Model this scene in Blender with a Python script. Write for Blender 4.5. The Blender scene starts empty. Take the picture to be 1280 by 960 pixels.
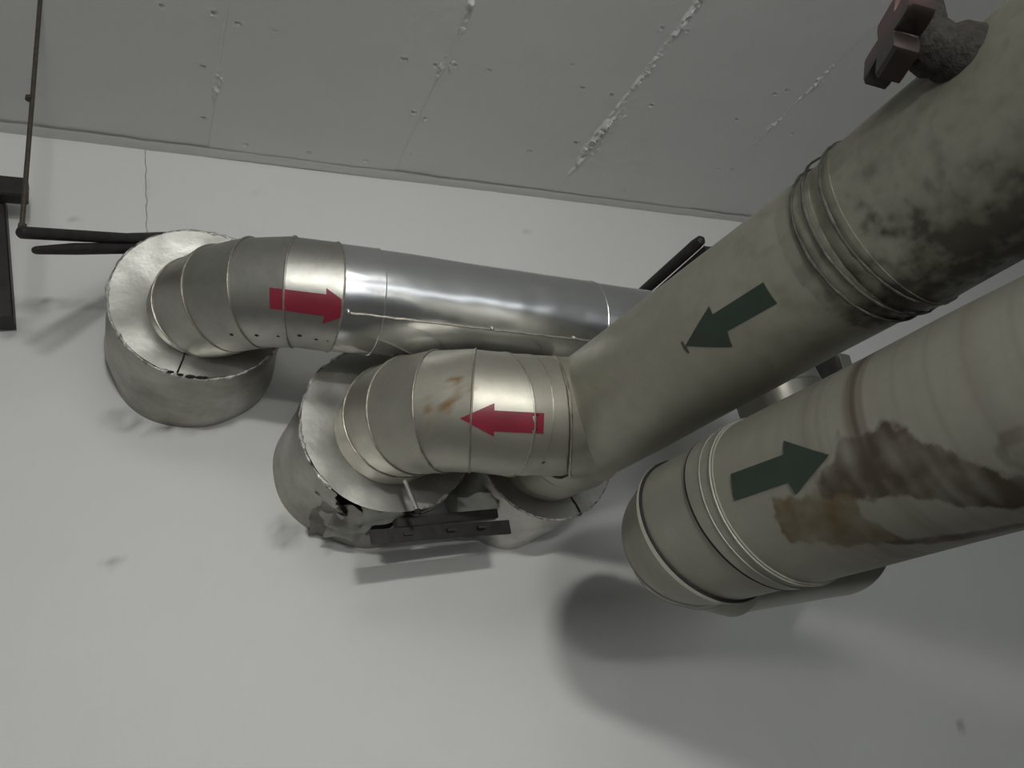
import bpy, bmesh, math, random
from mathutils import Vector, Matrix, noise
from mathutils.bvhtree import BVHTree
random.seed(7)
S = bpy.context.scene
COL = S.collection
H = 1.6                       # the camera's height over the floor: all coordinates below are relative to it
sin, cos, rad, pi = math.sin, math.cos, math.radians, math.pi

# ------------------------------------------------------------------ camera, light, exposure
cd = bpy.data.cameras.new('camera'); cam = bpy.data.objects.new('camera', cd); COL.objects.link(cam)
cd.sensor_width = 36; cd.lens = 27.0; cd.clip_start = .02
right = Vector((.8899, -.4150, -.1889)); up = Vector((.0043, -.4066, .9136)); back = Vector((-.4561, -.8139, -.3601))
cam.matrix_world = Matrix.Translation((0, 0, H)) @ Matrix((right, up, back)).transposed().to_4x4()
S.camera = cam
w = bpy.data.worlds.new('world'); S.world = w; w.use_nodes = True
w.node_tree.nodes['Background'].inputs[0].default_value = (.85, .92, 1, 1)
w.node_tree.nodes['Background'].inputs[1].default_value = .3
S.view_settings.view_transform = 'Standard'; S.view_settings.look = 'None'
S.view_settings.gamma = 1; S.view_settings.use_curve_mapping = False
S.view_settings.exposure = 0.0

def area(name, loc, target, sx, sy, power, color):
    l = bpy.data.lights.new(name, 'AREA'); l.shape = 'RECTANGLE'; l.size = sx; l.size_y = sy
    l.energy = power; l.color = color
    o = bpy.data.objects.new(name, l); COL.objects.link(o)
    o.location = Vector(loc) + Vector((0, 0, H))
    o.rotation_euler = (Vector(target) - Vector(loc)).to_track_quat('-Z', 'Y').to_euler()
    return o
area('tube_lamp_light', (.02, -2.3, .91), (.9, 2.2, -.3), .36, .10, 17.5, (1, .99, .955)).data.spread = rad(110)
area('lower_lamp_light', (-.05, -2.5, .30), (.9, 2.2, -.3), .36, .12, 8, (1, .99, .955)).data.spread = rad(110)
area('ambient_fill_light', (1.3, -4.4, .1), (1.3, 2.2, .1), 4.5, 2.6, 60, (.93, .97, 1))  # broad fill added behind the viewer for ambient light; no doorway there
area('ceiling_lamp_light', (.45, -.7, 1.70), (.7, 2.0, .2), 1.1, .5, 9, (1, .99, .96))

# ------------------------------------------------------------------ materials
def mat(name):
    m = bpy.data.materials.new(name); m.use_nodes = True
    return m, m.node_tree, m.node_tree.nodes['Principled BSDF']
def N(t, kind, **kw):
    n = t.nodes.new(kind)
    for k, v in kw.items():
        if k in n.inputs: n.inputs[k].default_value = v
        else: setattr(n, k, v)
    return n
def noise_tex(t, scale, detail=4, rough=.55, stretch=None, dist=0):
    tc = N(t, 'ShaderNodeTexCoord'); src = tc.outputs['Object']
    if stretch:
        mp = N(t, 'ShaderNodeMapping'); mp.inputs['Scale'].default_value = stretch
        t.links.new(src, mp.inputs[0]); src = mp.outputs[0]
    n = N(t, 'ShaderNodeTexNoise', Scale=scale, Detail=detail, Roughness=rough, Distortion=dist)
    t.links.new(src, n.inputs['Vector']); return n.outputs['Fac']
def ramp(t, src, stops):
    r = N(t, 'ShaderNodeValToRGB'); e = r.color_ramp.elements
    while len(e) < len(stops): e.new(.5)
    for q, (p, c) in zip(e, stops): q.position = p; q.color = c if len(c) == 4 else (*c, 1)
    t.links.new(src, r.inputs[0]); return r.outputs[0]
def mix(t, fac, a, b, mode='MIX'):
    m = N(t, 'ShaderNodeMix', data_type='RGBA', blend_type=mode)
    for s, v in ((m.inputs['Factor'], fac), (m.inputs[6], a), (m.inputs[7], b)):
        if isinstance(v, (int, float)): s.default_value = v
        elif isinstance(v, tuple): s.default_value = v if len(v) == 4 else (*v, 1)
        else: t.links.new(v, s)
    return m.outputs[2]
def bump(t, src, strength, dist, prev=None):
    b = N(t, 'ShaderNodeBump', Strength=strength, Distance=dist); t.links.new(src, b.inputs['Height'])
    if prev: t.links.new(prev, b.inputs['Normal'])
    return b.outputs[0]
def grey(v): return (v, v, v)
def metal(name, base, dark, rough=.4, metallic=.85, scale=7, dirt=.5, dent=.006, fine=.0006, stretch=None, rvar=.12, attr=None):
    m, t, p = mat(name)
    n1 = noise_tex(t, scale, 6, .6, stretch); n2 = noise_tex(t, scale*6, 5, .65, stretch)
    c = mix(t, ramp(t, n1, [(.35, grey(0)), (.7, grey(dirt))]), base, dark)
    c = mix(t, ramp(t, n2, [(.45, grey(0)), (.75, grey(dirt*.5))]), c, dark)
    if attr:
        for an, col in attr:
            a = N(t, 'ShaderNodeAttribute', attribute_name=an)
            c = mix(t, a.outputs['Fac'], c, col)
            last = a.outputs['Fac']
        mm = N(t, 'ShaderNodeMath', operation='MULTIPLY_ADD'); t.links.new(last, mm.inputs[0])
        mm.inputs[1].default_value = -metallic*.8; mm.inputs[2].default_value = metallic; mm.use_clamp = True
        t.links.new(mm.outputs[0], p.inputs['Metallic'])
    else: p.inputs['Metallic'].default_value = metallic
    t.links.new(c, p.inputs['Base Color'])
    mr = N(t, 'ShaderNodeMapRange'); t.links.new(n1, mr.inputs[0])
    mr.inputs[1].default_value = .3; mr.inputs[2].default_value = .7
    mr.inputs[3].default_value = rough-rvar*.5; mr.inputs[4].default_value = rough+rvar
    t.links.new(mr.outputs[0], p.inputs['Roughness'])
    b = bump(t, noise_tex(t, 5, 2, .4), 1, dent)
    b = bump(t, n2, 1, fine, b); t.links.new(b, p.inputs['Normal'])
    return m
M = {}
M['bright'] = metal('bright_steel_sheet', (.78, .79, .80), (.58, .59, .60), .22, 1, 5, .35, .010, .0002, (.4, 1, 1), .06)
M['dull'] = metal('dull_zinc_sheet', (.47, .465, .43), (.28, .27, .24), .40, .95, 6, .6, .006, .0006)
M['annulus'] = metal('zinc_end_sheet', (.56, .555, .52), (.32, .31, .27), .34, .95, 9, .5, .010, .0006)
M['drum'] = metal('sooty_zinc_sheet', (.42, .41, .37), (.20, .19, .16), .38, .9, 6, .7, .010, .001)
M['beige'] = metal('beige_aged_zinc', (.45, .435, .375), (.32, .30, .25), .44, .8, 6, .55, .005, .0006, attr=(('rust', (.17, .10, .03)),))
M['bead'] = metal('worn_seam_bead', (.48, .455, .40), (.20, .18, .15), .42, .9, 22, .8, .003, .001)
M['gbead'] = metal('grimy_seam_bead', (.13, .125, .105), (.03, .028, .024), .6, .3, 18, 1, .003, .002)
M['rim'] = metal('torn_bright_rim', (.85, .84, .80), (.10, .085, .07), .35, .75, 60, 1, .004, .002)
M['bmain'] = metal('khaki_aged_zinc', (.375, .367, .305), (.27, .262, .21), .50, .6, 5, .6, .006, .0006,
                   attr=(('grime_shade', (.058, .054, .045)), ('moss', (.15, .135, .065))))
M['cmain'] = metal('grey_aged_zinc', (.315, .306, .258), (.235, .228, .188), .52, .5, 6, .5, .004, .0005, attr=(
    ('band', (.125, .105, .082)), ('tan', (.140, .106, .056)), ('grime_shade', (.056, .041, .028))))
M['cend'] = metal('grey_zinc_plain', (.335, .328, .28), (.245, .238, .20), .52, .5, 7, .5, .004, .0005)
M['riser'] = metal('smooth_grey_zinc', (.34, .33, .29), (.26, .25, .22), .30, .85, 5, .3, .003, .0003)

def plain(name, col, rough=.6, metallic=0, var=.3, scale=30, bmp=.0008):
    m, t, p = mat(name); n = noise_tex(t, scale, 5, .6)
    d = tuple(x*(1-var) for x in col)
    t.links.new(mix(t, ramp(t, n, [(.35, grey(0)), (.7, grey(1))]), col, d), p.inputs['Base Color'])
    p.inputs['Roughness'].default_value = rough; p.inputs['Metallic'].default_value = metallic
    t.links.new(bump(t, n, 1, bmp), p.inputs['Normal']); return m
M['red'] = plain('red_sticker', (.215, .016, .034), .42, 0, .2, 18, .0002)
M['green'] = plain('green_sticker', (.022, .040, .026), .42, 0, .3, 18, .0002)
M['iron'] = plain('black_painted_iron', (.030, .028, .026), .55, .3, .5, 25, .002)
M['ironrust'] = plain('rusty_brown_iron', (.055, .038, .028), .7, .2, .6, 60, .004)
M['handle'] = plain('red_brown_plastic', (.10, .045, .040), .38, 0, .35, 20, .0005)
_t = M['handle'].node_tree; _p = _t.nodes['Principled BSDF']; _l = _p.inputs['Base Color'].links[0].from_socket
_a = N(_t, 'ShaderNodeAttribute', attribute_name='grime_shade'); _t.links.new(mix(_t, _a.outputs['Fac'], _l, (.020, .015, .013)), _p.inputs['Base Color'])  # darker tone mixed in as painted shade on the handle
M['black'] = plain('black_rubber', (.012, .011, .010), .8, 0, .2)
M['rod'] = plain('threaded_steel', (.10, .085, .065), .5, .6, .4, 60)
M['crusty'] = plain('crusty_fitting', (.034, .029, .024), .85, .1, .75, 90, .006)
M['rivet'] = plain('steel_rivet', (.55, .55, .52), .3, .9, .3)
M['rust'] = plain('rust_spot', (.16, .075, .02), .8, 0, .5, 60)
M['whitep'] = plain('white_enamel', (.8, .8, .78), .5)
M['glow'] = bpy.data.materials.new('lamp_tube_glass'); M['glow'].use_nodes = True
_p = M['glow'].node_tree.nodes['Principled BSDF']; _p.inputs['Emission Color'].default_value = (1, .98, .94, 1); _p.inputs['Emission Strength'].default_value = 3

def paint(name, col, dark, extra=None, mott=.3):
    m, t, p = mat(name)
    n1 = noise_tex(t, 1.3, 5, .6); n2 = noise_tex(t, 9, 5, .6); n3 = noise_tex(t, 120, 3, .6)
    c = mix(t, ramp(t, n1, [(.3, grey(0)), (.75, grey(mott))]), col, dark)
    c = mix(t, ramp(t, n2, [(.55, grey(0)), (.8, grey(mott*.5))]), c, dark)
    a = N(t, 'ShaderNodeAttribute', attribute_name='grime_shade'); c = mix(t, a.outputs['Fac'], c, (.10, .095, .08))
    t.links.new(c, p.inputs['Base Color']); p.inputs['Roughness'].default_value = .62
    b = bump(t, n2, .6, .004); b = bump(t, n3, .5, .0006, b)
    t.links.new(b, p.inputs['Normal']); return m
M['wall'] = paint('white_wall_paint', (.66, .66, .64), (.54, .54, .52))
M['ceil'] = paint('grey_white_ceiling_paint', (.68, .685, .665), (.56, .56, .54))
M['floor'] = plain('grey_concrete', (.12, .117, .11), .8, 0, .3, 4)

# ------------------------------------------------------------------ helpers
def thing(name, label, cat, loc, group=None):
    o = bpy.data.objects.new(name, None); COL.objects.link(o); o.empty_display_size = .1
    o.location = (loc[0], loc[1], loc[2] + H); o['label'] = label; o['category'] = cat
    if group: o['group'] = group
    return o
def org(o):
    v = Vector((0, 0, 0))
    while o: v += Vector(o.location); o = o.parent
    return v
def obj(name, bm, m, parent=None, smooth=True, label=None, kind=None, loc=None):
    bmesh.ops.recalc_face_normals(bm, faces=bm.faces)
    me = bpy.data.meshes.new(name)
    base = org(parent) if parent else (Vector(loc) + Vector((0, 0, H)) if loc else Vector((0, 0, 0)))
    for v in bm.verts: v.co = v.co + Vector((0, 0, H)) - base
    bm.to_mesh(me); bm.free(); me.materials.append(m)
    if smooth: me.polygons.foreach_set('use_smooth', [True]*len(me.polygons)); me.set_sharp_from_angle(angle=rad(35))
    o = bpy.data.objects.new(name, me); COL.objects.link(o)
    if parent: o.parent = parent
    elif loc: o.location = base
    if label: o['label'] = label
    if kind: o['kind'] = kind
    return o
def rows(bm, rws, close_u=True, caps=(False, False)):
    g = [[bm.verts.new(p) for p in r] for r in rws]; n = len(g[0])
    for a, b in zip(g, g[1:]):
        for i in range(n if close_u else n-1):
            j = (i+1) % n; bm.faces.new((a[i], a[j], b[j], b[i]))
    if caps[0]: bm.faces.new(g[0])
    if caps[1]: bm.faces.new(g[-1])
    return g
def box(bm, lo, hi, rot=None, bev=0):
    c = (Vector(lo)+Vector(hi))/2; s = Vector(hi)-Vector(lo)
    r = bmesh.ops.create_cube(bm, size=1)
    for v in r['verts']:
        p = Vector((v.co.x*s.x, v.co.y*s.y, v.co.z*s.z))
        v.co = (rot @ p if rot else p) + c
    if bev: bmesh.ops.bevel(bm, geom=list({e for v in r['verts'] for e in v.link_edges}), offset=bev, segments=2, affect='EDGES')
def bar(bm, a, b, w_, h_, upv=(0, 0, 1), bev=0):
    a, b = Vector(a), Vector(b); d = (b-a).normalized(); s = d.cross(Vector(upv)).normalized(); u = s.cross(d)
    q = Matrix((s, d, u)).transposed(); L = (b-a).length; c = (a+b)/2
    r = bmesh.ops.create_cube(bm, size=1)
    for v in r['verts']: v.co = q @ Vector((v.co.x*w_, v.co.y*L, v.co.z*h_)) + c
    if bev: bmesh.ops.bevel(bm, geom=list({e for v in r['verts'] for e in v.link_edges}), offset=bev, segments=2, affect='EDGES')
def rodm(bm, pts, r, n=16, caps=True):
    pts = [Vector(p) for p in pts]; rs = r if isinstance(r, (list, tuple)) else [r]*len(pts)
    rws = []
    for i, p in enumerate(pts):
        d = (pts[min(i+1, len(pts)-1)] - pts[max(i-1, 0)]).normalized()
        u = d.orthogonal().normalized() if i == 0 else (pu - d*pu.dot(d)).normalized()
        pu = u; v = d.cross(u)
        rws.append([p + (u*cos(2*pi*k/n) + v*sin(2*pi*k/n))*rs[i] for k in range(n)])
    rows(bm, rws, True, (caps, caps))
def ball(bm, c, r, sq=(1, 1, 1), sub=2):
    g = bmesh.ops.create_icosphere(bm, subdivisions=sub, radius=r)
    for v in g['verts']: v.co = Vector((v.co.x*sq[0], v.co.y*sq[1], v.co.z*sq[2])) + Vector(c)

def ring_planes(P):
    """mitre-plane normals along a polyline"""
    D = [(P[i+1]-P[i]).normalized() for i in range(len(P)-1)]
    return D, [D[0]] + [(D[i]+D[i+1]).normalized() for i in range(len(D)-1)] + [D[-1]]
def seg_rings(P, nrm, rr, n=96, n0=None, n1=None):
    """for each joint the ring lying in its mitre plane (a cut through the tube)"""
    P = [Vector(p) for p in P]; D, NN = ring_planes(P); R = []
    if n0: NN[0] = Vector(n0).normalized()
    if n1: NN[-1] = Vector(n1).normalized()
    for i, p in enumerate(P):
        d = D[min(i, len(D)-1)]; u = (d.cross(Vector(nrm))).normalized(); v = u.cross(d).normalized()
        ring = []
        for k in range(n):
            a = 2*pi*k/n; q = u*cos(a)+v*sin(a)
            s = q*rr[i]; s = s - d*(s.dot(NN[i])/d.dot(NN[i]))
            ring.append(p + s)
        R.append(ring)
    return R
def wob(p, amp, sc=6): return amp*noise.noise(Vector(p)*sc)
def tube_seg(r0, r1, c0, c1, rows_n=8, lap=.002, dent=.0012, lipin=.012):
    """one sheet-metal course between two mitre rings, slightly swollen at its lap end, with the lip turned in"""
    bm = bmesh.new(); out = []
    def at(t, off):
        ring = []
        for a, b in zip(r0, r1):
            p = a.lerp(b, t); c = c0.lerp(c1, t); q = (p-c).normalized(); ring.append(p + q*(off + wob(p, dent)))
        return ring
    out.append(at(0, -lipin))
    for i in range(rows_n+1):
        t = i/rows_n; out.append(at(t, lap*t))
    out.append(at(1, -lipin))
    rows(bm, out); return bm
def bead(ring, c, r=.0035, rough=0, off=.001, n=8, arc=None):
    bm = bmesh.new(); rws = []; m = len(ring); c = Vector(c)
    for i in range(m):
        p = ring[i]; t = (ring[(i+1) % m]-ring[i-1]).normalized(); q = (p-c).normalized(); b = t.cross(q).normalized()
        k = 1 + rough*noise.noise(p*70); o = off + rough*.003*noise.noise(p*45+Vector((3, 1, 2)))
        rws.append([p + q*(o + r*k*cos(2*pi*j/n)) + b*r*k*sin(2*pi*j/n) for j in range(n)])
    if arc: rws = rws[arc[0]:arc[1]]; rows(bm, rws, True, (True, True))
    else: rws.append(rws[0]); rows(bm, rws)
    bmesh.ops.remove_doubles(bm, verts=bm.verts, dist=1e-6)
    return bm
BV = {}
def collect(key, o):
    BV.setdefault(key, []).append(o)
def bvh(key):
    vs, fs = [], []
    for o in BV[key]:
        b = org(o); k = len(vs)
        vs += [v.co + b - Vector((0, 0, H)) for v in o.data.vertices]
        fs += [[i+k for i in p.vertices] for p in o.data.polygons]
    return BVHTree.FromPolygons(vs, fs)
def run(parent, P, nrm, rr, m, key, names, n0=None, n1=None, lap=.002, dent=.0012, beads=True, skip=(), rn=8, br=.0035, bm_=None, labels={}, nseg=96):
    """a mitred run of courses; names: one name per course"""
    P = [Vector(p) for p in P]; R = seg_rings(P, nrm, rr, nseg, n0, n1); os_ = []
    for i in range(len(P)-1):
        mm = m[i] if isinstance(m, list) else m
        o = obj(names[i], tube_seg(R[i], R[i+1], P[i], P[i+1], rn, lap, dent), mm, parent, label=labels.get(i))
        collect(key, o); os_.append(o)
    if beads:
        for i in range(len(P)):
            if i in skip: continue
            obj('seam_bead', bead(R[i], P[i], br), bm_ or M['bead'], parent)
    return R, os_
def arc_pts(cx, cy, R, a0, a1, n, z0, z1, f):
    return [f(cx, cy, R, rad(a0 + (a1-a0)*i/n), z0 + (z1-z0)*i/n) for i in range(n+1)]
def sticker(parent, poly, ray, tree, m, label, thick=.0012):
    """poly: outline in two parameters; ray(a, b) -> origin, direction that drops it on the pipe"""
    bm = bmesh.new(); f = bm.faces.new([bm.verts.new((a, b, 0)) for a, b in poly])
    xs = [p[0] for p in poly]; ys = [p[1] for p in poly]
    for ax, lo, hi in ((0, min(xs), max(xs)), (1, min(ys), max(ys))):
        for k in range(1, 26):
            v = lo + (hi-lo)*k/26
            bmesh.ops.bisect_plane(bm, geom=bm.verts[:]+bm.edges[:]+bm.faces[:], plane_co=(v, 0, 0) if ax == 0 else (0, v, 0), plane_no=(1, 0, 0) if ax == 0 else (0, 1, 0))
    for v in bm.verts:
        o, d = ray(v.co.x, v.co.y); h, nn, _, _ = tree.ray_cast(o, d)
        if h is None: h, nn, _, _ = tree.ray_cast(o + Vector((3e-4, 2e-4, 3e-4)), d)
        v.co = h - d*.0014
    bmesh.ops.recalc_face_normals(bm, faces=bm.faces)
    bmesh.ops.solidify(bm, geom=bm.faces[:], thickness=thick)
    return obj('flow_arrow', bm, m, parent, label=label)

def inside(poly, x, y):
    c = False; j = len(poly)-1
    for i in range(len(poly)):
        xi, yi = poly[i]; xj, yj = poly[j]
        if (yi > y) != (yj > y) and x < (xj-xi)*(y-yi)/(yj-yi)+xi: c = not c
        j = i
    return c
def attrib(o, name, fn):
    a = o.data.attributes.new(name, 'FLOAT', 'POINT'); b = org(o)
    a.data.foreach_set('value', [max(0, min(1, fn(v.co + b - Vector((0, 0, H))))) for v in o.data.vertices])
def fbm(p, sc, oct_=4): return noise.fractal(Vector(p)*sc, 1.0, 2.0, oct_)

# ------------------------------------------------------------------ the room
ZC, YW, XL, XR, YB, ZF = 1.805, 2.2, -2.4, 5.0, -4.6, -1.6
def grid_wall():
    """painted wall with shallow plaster waves, a vertical crack and scars"""
    bm = bmesh.new(); nx, nz = 250, 190; x0, x1, z0, z1 = -1.2, 3.9, -1.3, 1.81
    xs = [XL] + [x0+(x1-x0)*i/nx for i in range(nx+1)] + [XR]; zs = [ZF] + [z0+(z1-z0)*i/nz for i in range(nz+1)]
    g = [[bm.verts.new((x, YW + .004*noise.noise(Vector((x*2, 0, z*2))) + .0012*noise.noise(Vector((x*11, 3, z*11))), z)) for x in xs] for z in zs]
    for a, b in zip(g, g[1:]):
        for i in range(len(xs)-1): bm.faces.new((a[i], a[i+1], b[i+1], b[i]))
    return bm
wall = obj('wall_front', grid_wall(), M['wall'], kind='structure')
SC = [(-.11, 1.228, .05, .010), (-.03, 1.227, .04, .008), (-.17, 1.236, .05, .006), (-.24, 1.22, .07, .02), (-.255, 1.15, .035, .03), (-.11, 1.515, .012, .01),
      (.08, 1.655, .006, .03), (.416, 1.686, .02, .006), (-.02, .479, .03, .008), (.03, .875, .07, .03), (.14, .845, .10, .022), (.24, .855, .05, .02),
      (.42, .52, .05, .04), (.53, .46, .02, .01), (1.444, 1.631, .02, .008), (2.85, -.46, .02, .02), (.08, 1.75, .004, .05), (.60, 1.45, .02, .005)]
attrib(wall, 'grime_shade', lambda p: max(max(0, 1-math.hypot((p.x-a)/(r*1.3), (p.z-b)/(s_*1.6)))*.7*(.7+fbm(p, 30)) for a, b, r, s_ in SC))
def hair_crack(pts, wd, seed):
    bm = bmesh.new(); prev = None
    for i, (x, z) in enumerate(pts):
        h = wd*(.5+.5*noise.noise(Vector((i*.7, seed, 0)))); y = YW - .0052
        cur = [bm.verts.new((x-h, y, z)), bm.verts.new((x, y-.0022, z)), bm.verts.new((x+h, y, z))]
        if prev:
            for k in (0, 1): bm.faces.new((prev[k], prev[k+1], cur[k+1], cur[k]))
        prev = cur
    return bm
pts = [(.080+.006*noise.noise(Vector((0, k*.4, 1))), 1.80-.012*k) for k in range(32)]
obj('plaster_crack', hair_crack(pts, .0016, 1), plain('crack_filler', (.33, .33, .31), .8), wall)

seams = [-.386, .267, .90, 1.588, 2.275, 2.93]
edges_x = [-1.04] + seams + [3.6]
pits = [(0.104,1.622),(0.231,1.611),(0.296,1.626),(0.266,1.877),(0.223,1.807),(0.396,1.625),(0.777,1.634),(1.054,1.615),(0.935,1.621),(0.881,1.634),(0.928,1.87),(0.877,1.846),(0.93,2.053),(1.403,1.61),(1.524,1.616),(1.521,1.864),(1.528,1.318),(1.62,1.303),(1.7,1.623),(2.094,1.61),(2.4,1.631),(2.223,1.882),(2.291,1.869),(2.15,1.46),(2.185,1.435),(0.376,2.112),(0.584,2.106),(0.785,2.113),(0.236,2.017),(1.365,1.946)]
pits = [(x, y, random.uniform(.006, .010), random.uniform(.8, 1.8)) for x, y in pits]
pits += [(random.uniform(-.9, 3.4), random.uniform(.6, 2.1), random.uniform(.002, .004), random.uniform(.8, 1.3)) for _ in range(34)]
bm = bmesh.new(); box(bm, (XL, YB, ZC+.02), (XR, YW, ZC+.12)); ceil = obj('ceiling', bm, M['ceil'], smooth=False, kind='structure')
YN = .95
for i in range(len(edges_x)-1):
    a, b = edges_x[i]+.0008, edges_x[i+1]-.0008; lift = [.0, .003, -.001, .002, .0, .003, .001][i]
    near = [q for q in pits if a-.02 < q[0] < b+.02]
    def zc(x, y):
        z = ZC + lift + .0022*noise.noise(Vector((x*1.5, y*1.5, i))) + .0007*noise.noise(Vector((x*9, y*9, 2)))
        for px, py, r, el in near:
            d = math.hypot((x-px)/el, y-py)/r
            if d < 1.6: z += .0055*max(0, 1-d*d) - .0018*math.exp(-((d-1.15)/.25)**2)
        return z
    bm = bmesh.new(); nx = int((b-a)/.006); ys = [YB, -1, 0, .5] + [YN + (YW-.01-YN)*k/200 for k in range(201)]
    g = [[bm.verts.new((a+(b-a)*k/nx, y, zc(a+(b-a)*k/nx, y))) for k in range(nx+1)] for y in ys]
    for p_, q_ in zip(g, g[1:]):
        for k in range(nx): bm.faces.new((p_[k], p_[k+1], q_[k+1], q_[k]))
    for k in (0, nx):
        side = [bm.verts.new((r_[k].co.x, r_[k].co.y, ZC+.02)) for r_ in g]
        for t_ in range(len(g)-1): bm.faces.new((g[t_][k], g[t_+1][k], side[t_+1], side[t_]))
    obj('ceiling_panel', bm, M['ceil'], ceil)
for x0, x1 in ((XL, -1.04), (3.6, XR)):
    bm = bmesh.new(); box(bm, (x0, YB, ZC), (x1, YW, ZC+.03)); obj('ceiling_panel', bm, M['ceil'], ceil, smooth=False)
# squeezed-out mortar along the joints
amt = {-.386: lambda y: .25, .267: lambda y: .35+.9*math.exp(-((y-1.87)/.07)**2), .90: lambda y: .30+1.1*math.exp(-((y-1.40)/.03)**2)+1.0*math.exp(-((y-1.64)/.05)**2)+.6*math.exp(-((y-1.5)/.02)**2),
       1.588: lambda y: 1.25+.7*math.exp(-((y-1.83)/.10)**2)-.75*max(0, min(1, (y-1.95)/.12)), 2.275: lambda y: .35+.9*math.exp(-((y-1.36)/.09)**2)+.9*math.exp(-((y-1.62)/.10)**2), 2.93: lambda y: .4}
for sx in seams:
    bm = bmesh.new(); prev = None; y = .6
    while y < 2.17:
        k = amt[sx](y); cur = []
        cx = sx + .003*noise.noise(Vector((y*6, sx, 0)))
        for j in range(13):
            u = (j/12-.5)*2; wd = .0045 + .011*k; x = cx + u*wd
            env = max(0, 1-u*u)
            nn = max(0, noise.noise(Vector((x*70, y*45, sx)))+.12)*1.3 + .7*abs(noise.noise(Vector((x*170, y*120, sx))))
            lump = max(0, noise.noise(Vector((x*40, y*30, sx+5)))+.15)
            cur.append(bm.verts.new((x, y, ZC+.004 - env*(.0022+.006*min(k, 1.8)*(.3*lump+1.1*nn*.8)*(.35+k)*.9))))
        if prev:
            for j in range(12): bm.faces.new((prev[j], prev[j+1], cur[j+1], cur[j]))
        prev = cur; y += .003
    obj('mortar_ridge', bm, M['ceil'], ceil)
# smeared filler crumbs near the thick ridge
bm = bmesh.new()
for _ in range(46):
    y = random.gauss(1.78, .09); x = 1.60 + abs(random.gauss(0, .022)); r = random.uniform(.003, .008)
    if y < 2.1: ball(bm, (x, y, ZC+.001), r, (1.3, 1.8, .55), 1)
for y_, x_ in ((1.42, .90), (1.5, .905), (1.64, .89), (1.63, .93), (1.38, 2.29), (1.35, 2.28), (1.41, 2.27), (1.60, 2.28), (1.64, 2.27)):
    for _ in range(4): ball(bm, (x_+random.gauss(0, .008), y_+random.gauss(0, .02), ZC+.001), random.uniform(.003, .007), (1.2, 2.0, .6), 1)
o = obj('filler_crumbs', bm, M['ceil'], ceil, kind='stuff')
# recessed edge strip between slab and wall
bm = bmesh.new(); prev = None; x = -1.04
while x < 3.6:
    wv = .006*noise.noise(Vector((x*5, 0, 3))) + .003*noise.noise(Vector((x*22, 0, 9)))
    z0 = ZC - .002 + .002*noise.noise(Vector((x*14, 4, 0)))
    cur = [bm.verts.new(q) for q in ((x, YW-.052+wv, z0-.0026), (x, YW-.050+wv, z0-.003), (x, YW-.012, z0+.002), (x, YW-.003, z0+.0025), (x, YW+.01, z0+.003))]
    if prev:
        for k in range(4): bm.faces.new((prev[k], prev[k+1], cur[k+1], cur[k]))
    prev = cur; x += .008
obj('trim_1', bm, M['ceil'], kind='structure')
for nm, lo, hi, m in (('floor', (XL, YB, ZF-.1), (XR, YW+.1, ZF), 'floor'), ('wall_left', (XL-.1, YB, ZF), (XL, YW+.1, ZC+.1), 'wall'),
                      ('wall_right', (XR, YB, ZF), (XR+.1, YW+.1, ZC+.1), 'wall'), ('wall_back', (XL, YB-.1, ZF), (XR, YB, ZC+.1), 'wall')):
    bm = bmesh.new(); box(bm, lo, hi); obj(nm, bm, M[m], smooth=False, kind='structure')

# ------------------------------------------------------------------ wall collars
def collar(label, cx, cz, r, yf, rin, rough, m_side, phase=0, hole=None, seam_at=None, tear=None, tilt=(0, 0)):
    t = thing('wall_collar', label, 'pipe collar', (cx, YW, cz), 'sheet metal collars where the pipes enter the wall')
    n = 144
    def P(a, rr, y):
        # front plane may lean a little
        k = (YW-y)/(YW-yf); yy = y + k*(tilt[0]*cos(a)*rr + tilt[1]*sin(a)*rr)
        q = Vector((cx+rr*cos(a), yy, cz+rr*sin(a)))
        return q
    bm = bmesh.new(); g = []
    for j in range(13):
        y = yf + (YW+.01-yf)*j/12
        g.append([P(2*pi*k/n, r + wob((cos(2*pi*k/n)*r, y*1.5, sin(2*pi*k/n)*r+phase), .006+.006*(j/12), 7) + .010*j/12, y) for k in range(n)])
    if tear:   # leave the torn wedge open at the front
        a0, a1, jt = tear; vs = [[bm.verts.new(p) for p in r_] for r_ in g]
        for j in range(12):
            for k in range(n):
                d = 360*k/n
                lim = jt*max(0, 1-abs((d-(a0+a1)/2)/((a1-a0)/2))**1.5)
                if a0 < d < a1 and j < lim: continue
                k2 = (k+1) % n; bm.faces.new((vs[j][k], vs[j][k2], vs[j+1][k2], vs[j+1][k]))
    else: rows(bm, g)
    obj('side_shell', bm, M[m_side], t)
    bm = bmesh.new(); g2 = []
    for j in range(9):
        rr = rin + (r-rin)*j/8
        g2.append([P(2*pi*k/n, rr, yf + wob((cx+rr*cos(2*pi*k/n), phase, cz+rr*sin(2*pi*k/n)), .006, 9) - .010*(j/8)) for k in range(n)])
    rows(bm, g2); obj('front_ring', bm, M['annulus'], t)
    ring = [P(2*pi*k/n, r+.001, yf-.006) for k in range(n)]
    segs = [None] if not tear else [(int(tear[1]/360*n)-n+n, n-1), (0, int(tear[0]/360*n))]
    for sgm in segs:
        obj('rim_bead', bead(ring, (cx, yf, cz), .0042, rough, arc=sgm), M['rim'], t)
    if seam_at is not None:
        a = rad(seam_at); bm = bmesh.new()
        rodm(bm, [P(a, rin+.005, yf-.004), P(a+.01, (r+rin)/2, yf-.009), P(a, r-.002, yf-.013)], .0022, 8)
        obj('lap_seam', bm, M['black'], t)
    return t, P
cA, PA = collar('top left dented metal collar on the wall around the leftmost pipe elbow', .195, 1.065, .217, 1.88, .128, 1.1, 'drum', 0, seam_at=252)
bm = bmesh.new()
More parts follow.
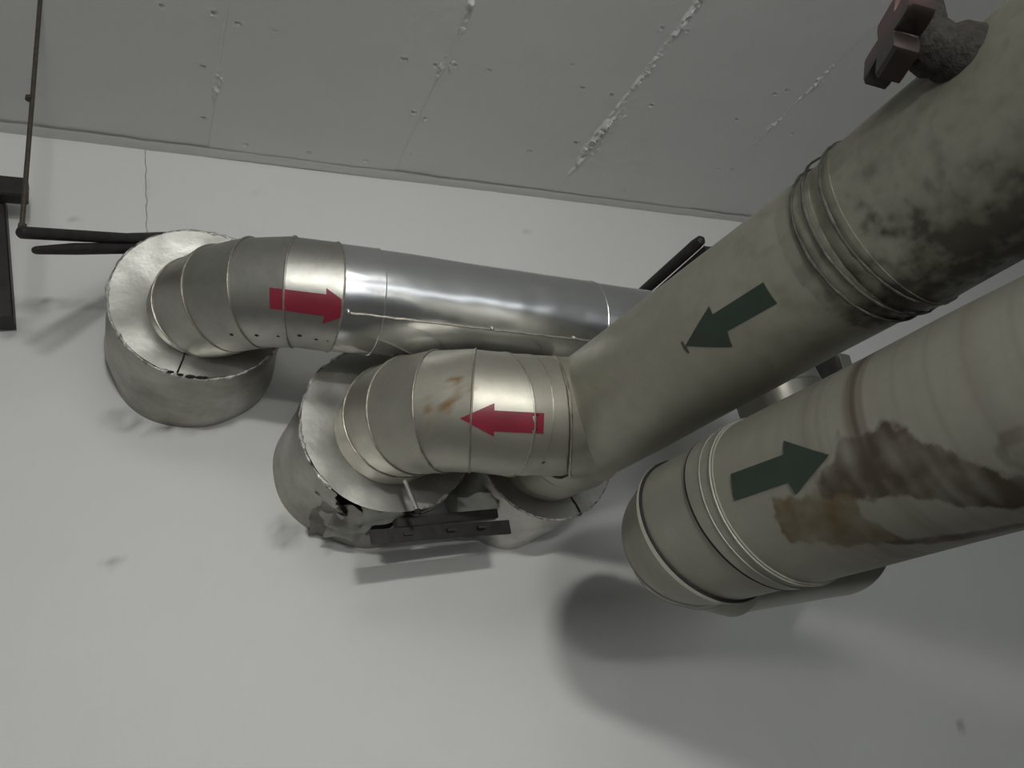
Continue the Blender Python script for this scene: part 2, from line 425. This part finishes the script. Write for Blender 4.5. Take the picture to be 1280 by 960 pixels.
for a in (248, 254, 260, 262, 266, 269): 
    p = PA(rad(a), .217, 1.869); ball(bm, p, random.uniform(.004, .007), (1.9, .8, .8), 1)
obj('torn_gap', bm, M['black'], cA, kind='stuff')
cB, PB = collar('crumpled metal collar with a torn bottom edge around the elbow of the left red arrow', .65, .70, .236, 1.87, .145, 1.3, 'drum', 5, tear=(225, 283, 7))
def flap(pts, nu, nv, amp, m, name, parent, seed=0):
    """crumpled sheet spanned between four corners"""
    a, b, c, d = [Vector(p) for p in pts]; bm = bmesh.new(); g = []
    nrm_ = (b-a).cross(d-a).normalized()
    for i in range(nu+1):
        u = i/nu; r_ = []
        for j in range(nv+1):
            v = j/nv; p = (a*(1-u)+b*u)*(1-v) + (d*(1-u)+c*u)*v
            p += nrm_*amp*(noise.noise(p*16+Vector((seed, 0, 0)))*1.6 + .5*noise.noise(p*45)); r_.append(p)
        g.append(r_)
    rows(bm, g, False); bmesh.ops.solidify(bm, geom=bm.faces[:], thickness=.0012)
    return obj(name, bm, m, parent)
flap([(.455,1.96,.565), (.50,1.90,.515), (.565,2.06,.475), (.48,2.17,.505)], 14, 14, .012, M['drum'], 'torn_flap', cB, 1)
flap([(.50,1.93,.515), (.615,1.93,.468), (.60,2.10,.462), (.50,2.12,.475)], 14, 14, .014, M['annulus'], 'torn_flap', cB, 2)
flap([(.54,1.875,.50), (.655,1.86,.455), (.76,1.90,.475), (.60,2.00,.462)], 12, 12, .010, M['annulus'], 'torn_flap', cB, 3)
c3, P3 = collar('low metal collar tucked beneath the big pipe with the green arrow pointing left', 1.125, .63, .218, 1.89, .16, .5, 'annulus', 9, seam_at=287)
flap([(.86,1.97,.53), (.95,1.90,.50), (1.02,2.08,.43), (.90,2.15,.44)], 14, 14, .012, M['annulus'], 'torn_flap', c3, 4)

# ------------------------------------------------------------------ shiny pipe A along the wall
tA = thing('insulated_pipe', 'shiny horizontal metal-clad pipe with a red arrow pointing right, elbow at its left', 'pipe', (1.0, 1.66, .93), 'metal-clad insulated pipes')
Rr, rA = .285, .135
zA = lambda x: .974 - (x-.475)*.088
arcA = [Vector((.475-Rr*sin(rad(18*k)), 1.945-Rr*cos(rad(18*k)), .974+.086*(k/5)**1.0)) for k in range(6)]
PAx = [Vector((.19, 2.24, 1.07))] + arcA[::-1]
RA, _ = run(tA, PAx, (0, 0, 1), [rA*.97]+[rA]*6, M['dull'], 'A', ['pipe_end']+['elbow_gore']*5, n1=(1, 0, -.088), dent=.002, skip=(0,), br=.0028)
straight = [Vector((.475, 1.66, .974)), Vector((.575, 1.66, zA(.575))), Vector((1.20, 1.66, zA(1.20))), Vector((1.71, 1.66, zA(1.71)))]
run(tA, straight, (0, 0, 1), [rA]*4, M['bright'], 'A', ['pipe_jacket']*3, n0=(1, 0, -.088), n1=(1, 0, 0), dent=.0022, skip=(0, 3), rn=40, br=.0022, bm_=M['bright'])
ex = [straight[-1]] + [Vector((1.71+.17*sin(rad(22.5*k)), 1.66, zA(1.71)-.17+.17*cos(rad(22.5*k)))) for k in range(1, 5)]
run(tA, ex, (0, 1, 0), [rA]*5, M['dull'], 'A', ['elbow_gore']*4, n0=(1, 0, 0), n1=(0, 0, -1), skip=(0,))
# long lap seam with rivets on the belly of the straight run
def onA(x, deg, off=0):
    a = rad(deg); return Vector((x, 1.66+(rA+off)*cos(a), zA(x)+(rA+off)*sin(a)))
bm = bmesh.new(); rodm(bm, [onA(.478+k*.02, 225+wob((k, 0, 0), 1.0, .6), .0015) for k in range(54)], .0032, 8); obj('lap_seam', bm, M['bead'], tA)
for xr in (.482, .62+.23, 1.09, 1.33):
    bm = bmesh.new(); ball(bm, onA(xr, 224, .003), .006); obj('rivet', bm, M['rivet'], tA)
for k, (xr, dg) in enumerate(((.30, 256), (.345, 259), (.39, 258), (.425, 262), (.25, 250), (.45, 262))):
    a = rad(18*k*.4)
    bm = bmesh.new(); ang = rad((.475-xr)/.285*57); c = Vector((.475-Rr*sin(ang), 1.945-Rr*cos(ang), .974+.055*ang))
    out = Vector((-sin(ang), -cos(ang), 0)); p = c + (out*(-cos(rad(dg))) + Vector((0, 0, sin(rad(dg)))))*(rA+.001)
    ball(bm, p, .0045, (1.5, 1, 1), 1); obj('screw_hole', bm, M['black'], tA)

# ------------------------------------------------------------------ pipe B: main run toward the viewer with its branch
tB = thing('insulated_pipe', 'large khaki pipe with green arrow pointing down-left and red-arrow side branch', 'pipe', (1.15, 1.0, .61), 'metal-clad insulated pipes')
Bp = lambda y: Vector((1.206-(y-.65)*.108, y, .615-(y-.65)*.007))
PB_ = [Bp(.74), Bp(1.585)]
R_, mo = run(tB, PB_, (0, 0, 1), [.158, .158], M['bmain'], 'Bm', ['pipe_jacket'], beads=False, nseg=220, rn=180, dent=.0016)
mo[0]['label'] = 'smooth far jacket with the green arrow'
near0 = [Vector((1.235, YB+.02, .63)), Vector((1.228, .1, .625)), Vector((1.210, .70, .618))]
rB2 = .1665
R0, o1 = run(tB, near0, (0, 0, 1), [rB2]*3, M['bmain'], 'Bn', ['pipe_jacket', 'pipe_jacket'], beads=False, nseg=220, rn=180, dent=.0022, lap=.0)
o1[1]['label'] = 'dark grimy near jacket'
Rb, o2 = run(tB, [Vector((1.210, .695, .618)), Vector((1.203, .762, .617))], (0, 0, 1), [rB2+.003, rB2-.006], M['bmain'], 'Bn', ['joint_band'], beads=False, nseg=220, rn=16, lap=-.004)
for c, rr_ in ((.697, rB2+.003), (.735, rB2+.0015), (.762, rB2-.0045)):
    ctr = Bp(c)+Vector((.006, 0, .004)) if c < .76 else Bp(c)
    ring = seg_rings([ctr, ctr+Vector((0, .05, 0))], (0, 0, 1), [rr_]*2)[0]
    obj('seam_bead', bead(ring, ctr, .0026, .6, -.0008), M['gbead'], tB)
# far end curls into the low collar
e3 = [Bp(1.585), Vector((1.112, 1.72, .61)), Vector((1.118, 1.84, .622)), Vector((1.122, 2.23, .63))]
run(tB, e3, (0, 0, 1), [.158, .158, .156, .152], M['beige'], 'Bm', ['elbow_gore']*3, n0=(-.108, 1, 0), dent=.004, skip=(0, 3), br=.0025)
# branch
rH = .15
arcB = [Vector((.85-.2*sin(rad(22.5*k)), 1.785-.2*cos(rad(22.5*k)), .62+.07*k/4)) for k in range(5)]
hB = [Vector((.65, 2.23, .70))] + arcB[::-1]
run(tB, hB, (0, 0, 1), [rH*.96]+[rH]*5, M['beige'], 'Bh', ['pipe_end']+['elbow_gore']*4, n1=(1, 0, 0), dent=.0025, skip=(0,), br=.0030)
run(tB, [Vector((.85, 1.585, .62)), Vector((.905, 1.585, .617)), Vector((1.09, 1.585, .605))], (0, 0, 1), [rH, rH, rH+.002], M['beige'], 'Bh', ['pipe_jacket']*2, n0=(1, 0, 0), rn=20, skip=(0, 2), dent=.003, br=.0016)
# beaded saddle seam where branch meets the main pipe
ringS = []
for k in range(120):
    a = 2*pi*k/120; y = 1.585+(rH+.004)*cos(a); z = .607+(rH+.004)*sin(a); c = Bp(min(y, 1.585)); dz = z-c.z
    f_ = .088 + .084*max(0, -cos(a))**.8 + (.016 if sin(a) < 0 else -.006)*abs(sin(a))
    ringS.append(Vector((c.x - f_ - .002, y, z)))
obj('saddle_seam', bead(ringS, (1.0, 1.585, .607), .0034, .6), M['bead'], tB)
bm = bmesh.new(); g = []
for p in ringS+ringS[:1]:
    q = Vector((1.125, p.y+.02, p.z-.004)); r_ = []
    for j in range(9):
        t_ = j/8; v = p.lerp(q, t_) + Vector((.004, 0, 0)); c = Vector((v.x, 1.585, .607)); v += (v-c).normalized()*(.001+.010*noise.noise(v*14)*min(1, t_*4)); r_.append(v)
    g.append(r_)
rows(bm, g, False); obj('saddle_boot', bm, M['beige'], tB)
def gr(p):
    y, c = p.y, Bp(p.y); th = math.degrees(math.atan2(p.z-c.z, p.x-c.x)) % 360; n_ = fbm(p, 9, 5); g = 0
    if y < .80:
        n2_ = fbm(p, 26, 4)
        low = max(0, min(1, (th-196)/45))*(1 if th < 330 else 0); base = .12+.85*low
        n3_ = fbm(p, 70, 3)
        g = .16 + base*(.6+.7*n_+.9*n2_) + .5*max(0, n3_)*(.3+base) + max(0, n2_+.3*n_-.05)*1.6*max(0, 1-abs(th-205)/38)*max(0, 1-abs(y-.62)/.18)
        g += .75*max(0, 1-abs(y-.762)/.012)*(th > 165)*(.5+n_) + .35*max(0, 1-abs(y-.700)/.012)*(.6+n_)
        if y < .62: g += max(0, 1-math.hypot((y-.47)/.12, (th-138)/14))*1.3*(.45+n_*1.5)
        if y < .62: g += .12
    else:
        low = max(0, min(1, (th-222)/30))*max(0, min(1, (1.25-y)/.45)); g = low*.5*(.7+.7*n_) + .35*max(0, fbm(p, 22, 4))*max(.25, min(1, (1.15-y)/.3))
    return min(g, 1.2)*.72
for o in BV['Bm'] + BV['Bn']:
    if o.data.materials[0] == M['bmain']:
        attrib(o, 'grime_shade', gr)
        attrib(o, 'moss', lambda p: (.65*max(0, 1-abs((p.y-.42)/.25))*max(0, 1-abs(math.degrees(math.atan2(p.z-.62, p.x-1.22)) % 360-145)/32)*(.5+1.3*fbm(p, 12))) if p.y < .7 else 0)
tree = bvh('Bm')
def ray_y(cx, cz):
    def f(y, th):
        a = rad(th); d = Vector((cos(a), 0, sin(a))); c = cx(y) if callable(cx) else Vector((cx, y, cz)); return c + d*.6, -d
    return f
sticker(tB, [(0.858,193.4),(0.859,209.7),(0.976,207.5),(0.99,218.3),(1.075,200.0),(0.983,185.9),(0.983,192.2)], ray_y(Bp, 0), tree, M['green'], 'dark green arrow sticker pointing down-left')
bm = bmesh.new(); q = ray_y(Bp, 0)
rodm(bm, [q(1.078, a)[0] + q(1.078, a)[1]*.4415 for a in (196, 199, 203, 206)], [.003, .004, .0035, .002], 8); obj('bent_nail', bm, M['ironrust'], tB)
treeH = bvh('Bh')
sticker(tB, [(.659,.556),(.753,.591),(.749,.573),(.875,.563),(.863,.512),(.737,.522),(.735,.509)], lambda a, b: (Vector((a, 1.44, b))-Vector((.443, .838, .320))*.5, Vector((.443, .838, .320))), treeH, M['red'], 'red arrow sticker pointing left')
sticker(tA, [(.298,.916),(.427,.905),(.428,.922),(.461,.894),(.455,.844),(.411,.826),(.417,.846),(.294,.861)], lambda a, b: (Vector((a, 1.53, b))-Vector((.207, .851, .487))*.5, Vector((.207, .851, .487))), bvh('A'), M['red'], 'red arrow sticker pointing right')
# rust spots and screw heads
RS = [(.628, 1.47, .610, .007, .030), (.662, 1.47, .625, .022, .022), (.700, 1.47, .636, .014, .012), (.654, 1.47, .603, .014, .012), (.690, 1.47, .668, .012, .010)]
def f_rust(p):
    if p.y > 1.62: return 0
    n_ = fbm(p, 40, 4); return max(max(0, 1-math.hypot((p.x-a)/(u*1.5), (p.z-b)/(v*1.5)))*1.6*max(0, .35+n_*1.8) for a, _, b, u, v in RS)
for o in BV['Bh']: attrib(o, 'rust', f_rust)
for x, z in ((.545, .470), (.60, .468), (.575, .475), (.90, .475), (.655, .470)):
    h, nn, _, _ = treeH.ray_cast(Vector((x, 1.0, z)), Vector((0, 1, 0)))
    if h:
        bm = bmesh.new(); ball(bm, h, .0045, (1.5, .6, 1), 1); obj('screw_hole', bm, M['black'], tB)

# ------------------------------------------------------------------ pipe C with its riser
tC = thing('insulated_pipe', 'lowest right grey pipe with brown stains and a green arrow pointing right', 'pipe', (1.1, .8, .225), 'metal-clad insulated pipes')
KC = 1.05
Cp = lambda y: Vector((KC*1.145-(y-KC*.4)*.08, y, KC*.225))
rC = .16*KC
Rc, oc = run(tC, [Vector((1.21, YB+.02, KC*.225)), Cp(.42), Cp(KC*1.045)], (0, 0, 1), [rC]*3, M['cmain'], 'C', ['pipe_jacket']*2, beads=False, rn=260, dent=.0014, lap=0, nseg=256)
bev = Vector((0, .15, 0))
nC = Vector((-.03, 1, .10)).normalized()
def obl(c, r_, n_=96, slant=0):     # ring round C in a slightly slanting plane
    out = []
    for k in range(n_):
        a = 2*pi*k/n_; out.append(c + Vector((r_*cos(a), slant*r_*sin(a) + slant*.3*r_*cos(a), r_*sin(a))))
    return out
def course(name, y0, y1, r0, r1, s0, s1, m, rn=10):
    a, b = Cp(y0), Cp(y1); o = obj(name, tube_seg(obl(a, r0, slant=s0), obl(b, r1, slant=s1), a, b, rn, 0, .0014), m, tC); collect('C', o)
course('pipe_jacket', 1.0815, 1.1550, rC+.0035, rC+.003, .10, .22, M['cend'])
course('pipe_jacket', 1.1393, 1.3020, rC-.002, rC-.005, .22, .26, M['cend'])
obj('seam_bead', bead(obl(Cp(1.0867), rC+.0035, slant=.10), Cp(1.0867), .0022), M['cend'], tC)
obj('seam_bead', bead(obl(Cp(1.1151), rC+.0035, slant=.14), Cp(1.1151), .0015), M['cend'], tC)
obj('dark_gap', bead(obl(Cp(1.1592), rC-.0005, slant=.22), Cp(1.1592), .0025), M['black'], tC)
obj('dark_gap', bead(obl(Cp(1.3052), rC-.004, slant=.26), Cp(1.3052), .0035), M['black'], tC)
c0 = Cp(1.306); Re = .20
arcC = [c0 + Vector((Re*(1-cos(rad(22.5*k))), Re*sin(rad(22.5*k)), -.042*(k/4)**2)) for k in range(5)]
run(tC, arcC, (0, 0, 1), [rC+.004, .149, .139, .134, .136], M['cend'], 'C', ['elbow_gore']*4, n0=(-.08, 1, -.26), n1=(1, 0, 0), dent=.001, skip=(0, 4), br=.003, bm_=M['cend'])
s1 = arcC[-1]
rz = .16
rs = [s1, Vector((1.72, s1.y+.02, s1.z))] + [Vector((1.72+rz*sin(rad(30*k)), 1.63+.03*k/3, s1.z+rz-rz*cos(rad(30*k)))) for k in range(1, 4)] + [Vector((1.88, 1.66, .695))]
run(tC, rs, (0, 1, 0), [.136, .138, .137, .136, .135, .135], M['riser'], 'C', ['elbow_gore']*4+['riser'], n0=(1, 0, 0), dent=.001, skip=(0, 1, 5), br=.0028)
# stains
TAN = [(0.913,189.3),(0.871,195.0),(0.835,193.8),(0.789,197.3),(0.76,206),(0.785,206),(0.794,216.3),(0.779,227.4),(0.77,236),(0.775,246),(0.789,240),(0.872,226.4),(0.933,216.9),(0.927,200.5)]
DRK = [(0.835,193.4),(0.80,184),(0.759,171.4),(0.738,171.6),(0.683,174.0),(0.657,178.9),(0.648,189.9),(0.615,202.0),(0.585,216.1),(0.540,224),(0.46,230),(0.46,246),(0.56,243),(0.601,239.3),(0.662,225.4),(0.71,213.8),(0.771,205.4),(0.81,199.1)]
WAV = [(0.575,206),(0.553,198),(0.52,199),(.48,202),(.45,204),(.45,210),(.50,207),(0.534,205.5),(0.556,204.5),(0.563,211.3),(0.555,217),(.50,221),(.50,226),(0.56,222),(0.573,213.1)]
STR = [(0.80,236),(0.782,236.1),(0.742,243),(0.684,249),(.60,256),(0.60,262),(0.695,256.6),(0.759,248.7),(.80,238)]
def yt(p):
    c = Cp(p.y); return p.y/KC, math.degrees(math.atan2(p.z-c.z, p.x-c.x)) % 360
def pert(p, a, b): return a*noise.noise(p*28)+a*.6*noise.noise(p*80), b*noise.noise(p*30+Vector((7, 1, 0)))+b*.6*noise.noise(p*75)
def cover(poly, y, t):
    return sum(inside(poly, y+a, t+b) for a, b in ((0, 0), (.002, .5), (-.002, .6), (.0015, -.7), (-.0018, -.5), (.0005, 1.1), (0, -1.1)))/7
def f_tan(p):
    y, t = yt(p)
    if y > 1 or y < .4: return 0
    a, b = pert(p, .012, 4); return (.78+.5*fbm(p, 18))*cover(TAN, y+a, t+b)
def f_dark(p):
    y, t = yt(p)
    if y > 1: return 0
    a, b = pert(p, .011, 4.5); n_ = fbm(p, 15); st = noise.noise(Vector((y*60, t*.02, 0)))
    k = cover(DRK, y+a, t+b)
    if k: return k*(.84+.5*n_+.35*st)
    k = cover(STR, y+a*.5, t+b*.5)
    if k: return k*(.8+.3*n_)
    return cover(WAV, y+a*.4, t+b*.4)*(.42+.3*n_)
def f_band(p):
    y, t = yt(p)
    if y > .95: return 0
    s_ = max(0, noise.noise(Vector((y*22+t*.0022, 0, 3)))-.02)+.7*max(0, noise.noise(Vector((y*75+t*.004, 0, 9))))
    reg = max(0, 1-abs(y-.745)/.05)*(1 if 110 < t < 200 else 0)*1.6
    return s_*(.45 + reg)*min(1, (.95-y)/.1)
for o in oc: attrib(o, 'tan', f_tan); attrib(o, 'grime_shade', f_dark); attrib(o, 'band', f_band)
sticker(tC, [(y_*KC, a_) for y_, a_ in [(0.985,166.1),(0.867,168.5),(0.863,160.4),(0.787,178.7),(0.869,191.9),(0.873,184.1),(0.991,182.3)]], ray_y(Cp, 0), bvh('C'), M['green'], 'dark green arrow sticker pointing right')

# ------------------------------------------------------------------ brackets, rod, valve
t = thing('hanger_rod', 'thin dark threaded rod hanging from the ceiling at the far left', 'rod', (-.178, 1.64, 1.08))
bm = bmesh.new(); rodm(bm, [(-.170, 1.665, ZC+.005), (-.176, 1.65, 1.45), (-.183, 1.636, 1.075)], .0052, 12); obj('rod_shaft', bm, M['rod'], t)
for z in (1.095, 1.46):
    bm = bmesh.new(); rodm(bm, [(-.182, 1.637+(z-1.09)*.04, z), (-.182, 1.637+(z-1.09)*.04, z+.009)], .009, 6); obj('nut', bm, M['rod'], t)
t = thing('pipe_bracket', 'two dark iron bars meeting in a V left of the upper left pipe elbow', 'bracket', (-.18, 1.63, 1.06))
bm = bmesh.new(); rodm(bm, [(-.186, 1.628, 1.078), (-.182, 1.632, 1.080), (.02, 1.90, 1.262), (.215, 2.19, 1.483)], [.010, .0135, .0145, .016], 16); obj('bar', bm, M['iron'], t)
bm = bmesh.new(); rodm(bm, [(-.160, 1.655, 1.052), (-.156, 1.66, 1.056), (-.09, 1.76, 1.130), (.12, 2.05, 1.340), (.185, 2.19, 1.44)], [.007, .009, .014, .015, .015], 16); obj('bar', bm, M['iron'], t)
t = thing('pipe_bracket', 'two dark iron bars sticking out above the shiny pipe beside the big green arrow pipe', 'bracket', (1.665, 2.2, 1.2))
bm = bmesh.new(); rodm(bm, [(1.664, 2.22, 1.20), (1.672, 1.60, 1.20), (1.673, 1.572, 1.20), (1.673, 1.562, 1.20)], [.019, .019, .016, .006], 18); obj('bar', bm, M['iron'], t)
bm = bmesh.new(); bar(bm, (1.70, 2.22, 1.168), (1.70, 1.58, 1.168), .030, .024, bev=.003); obj('bar', bm, M['iron'], t)
t = thing('wall_bracket', 'dark iron post with a short crosspiece cut off by the left edge', 'bracket', (-.30, 2.2, 1.3))
bm = bmesh.new(); bar(bm, (-.282, 2.15, 1.135), (-.318, 2.15, 1.52), .075, .07, (0, 1, 0), .004); obj('post', bm, M['iron'], t)
bm = bmesh.new(); bar(bm, (-.60, 2.09, 1.520), (-.222, 2.09, 1.520), .045, .062, bev=.003); obj('crosspiece', bm, M['iron'], t)
bm = bmesh.new(); rodm(bm, [(-.228, 2.07, 1.50), (-.228, 2.07, 1.465)], .008, 8); obj('bolt', bm, M['ironrust'], t)
t = thing('support_channel', 'black perforated steel channel under the torn collar', 'bracket', (.75, 1.92, .42))
bm = bmesh.new(); bar(bm, (.560, 1.87, .408), (.965, 1.90, .405), .008, .036, bev=.001)
plate = obj('web_plate', bm, M['iron'], t)
bm = bmesh.new(); bar(bm, (.560, 1.89, .426), (.965, 1.915, .423), .036, .006, bev=.001); obj('flange', bm, M['iron'], t)
bm = bmesh.new(); bar(bm, (.64, 1.905, .446), (.94, 1.92, .450), .03, .026, bev=.002); obj('upper_bar', bm, M['iron'], t)
for x, a_ in ((.66, .0), (.78, 0), (.87, 0)):
    bm = bmesh.new(); rodm(bm, [(x-.012, 1.870, .409), (x+.012, 1.871, .409)], .0048, 8); obj('slot', bm, M['rod'], plate)
t = thing('steel_pin', 'bright thin steel pin hanging under the red arrow elbow', 'pin', (.645, 1.76, .47))
bm = bmesh.new(); rodm(bm, [(.634, 1.765, .520), (.655, 1.765, .440)], .0055, 10); obj('pin_shaft', bm, M['rivet'], t)
bm = bmesh.new(); ball(bm, (.655, 1.765, .439), .008); obj('pin_head', bm, M['black'], t)
t = thing('pipe_clamp', 'small dark clamp seen in the gap between the two big pipes', 'clamp', (2.12, 1.70, .72))
bm = bmesh.new(); bar(bm, (2.03, 1.66, .76), (2.22, 1.66, .74), .06, .16, bev=.006); obj('clamp_block', bm, M['iron'], t)
bm = bmesh.new(); bar(bm, (2.155, 1.62, .76), (2.205, 1.62, .755), .03, .12, bev=.004); obj('clamp_plate', bm, M['riser'], t)

# valve on top of the big pipe
t = thing('valve', 'crusty drain valve with a red-brown star handle on the big pipe, top right corner', 'valve', (1.07, .44, .71))
A0 = Vector((1.082, .445, .715)); W0 = Vector((1.010, .472, .755)); dv = (W0-A0).normalized()
bm = bmesh.new(); rodm(bm, [A0-dv*.03, A0+dv*.005, A0+dv*.02, A0+dv*.034, A0+dv*.05, A0+dv*.064, A0+dv*.078, W0], [.050, .047, .038, .042, .036, .030, .027, .018], 20)
for v in bm.verts: v.co += Vector((1, 1, 1))*.003*noise.noise(v.co*60)
obj('valve_body', bm, M['crusty'], t)
bm = bmesh.new(); rodm(bm, [A0+dv*.03+Vector((0, 0, .0)), A0+dv*.03+Vector((.02, -.01, .085))], [.024, .020], 16)
for v in bm.verts: v.co += Vector((1, 1, 1))*.003*noise.noise(v.co*60)
obj('outlet', bm, M['crusty'], t)
bm = bmesh.new(); rodm(bm, [W0-dv*.006, W0+dv*.006], .018, 6); obj('hub_nut', bm, M['rivet'], t)
U = Vector((0, 0, 1)); U = (U - dv*U.dot(dv)).normalized(); V_ = dv.cross(U)
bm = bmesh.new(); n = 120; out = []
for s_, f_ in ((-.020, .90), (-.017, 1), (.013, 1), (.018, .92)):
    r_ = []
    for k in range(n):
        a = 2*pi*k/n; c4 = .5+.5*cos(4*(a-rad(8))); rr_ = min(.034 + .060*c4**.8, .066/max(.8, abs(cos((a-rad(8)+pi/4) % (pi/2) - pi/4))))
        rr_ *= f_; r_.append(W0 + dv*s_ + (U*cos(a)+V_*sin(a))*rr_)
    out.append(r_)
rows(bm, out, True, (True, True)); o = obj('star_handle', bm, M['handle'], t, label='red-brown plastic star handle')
attrib(o, 'grime_shade', lambda p: .95*max(0, min(1, (W0.z+.012-p.z)/.022 + .4*noise.noise(p*40))))  # painted shade: lower lobes coloured darker than the lit upper ones
bm = bmesh.new()
ring = [W0 + (U*cos(2*pi*k/48)+V_*sin(2*pi*k/48))*.026 - dv*.014 for k in range(48)]
obj('handle_collar', bead(ring, W0-dv*.014, .004), M['black'], t)

# ceiling tube lamp behind the viewer
t = thing('tube_lamp', 'white tube lamp hanging behind the viewer', 'lamp', (-.25, -2.5, .95))
bm = bmesh.new(); box(bm, (-.60, -2.56, .93), (.10, -2.44, .98), bev=.005); obj('housing', bm, M['whitep'], t)
bm = bmesh.new(); rodm(bm, [(-.56, -2.50, .905), (.06, -2.50, .905)], .014, 12); obj('tube', bm, M['glow'], t)
for x in (-.5, 0):
    bm = bmesh.new(); rodm(bm, [(x, -2.5, .98), (x, -2.5, ZC+.01)], .004, 8); obj('suspension_wire', bm, M['rod'], t)
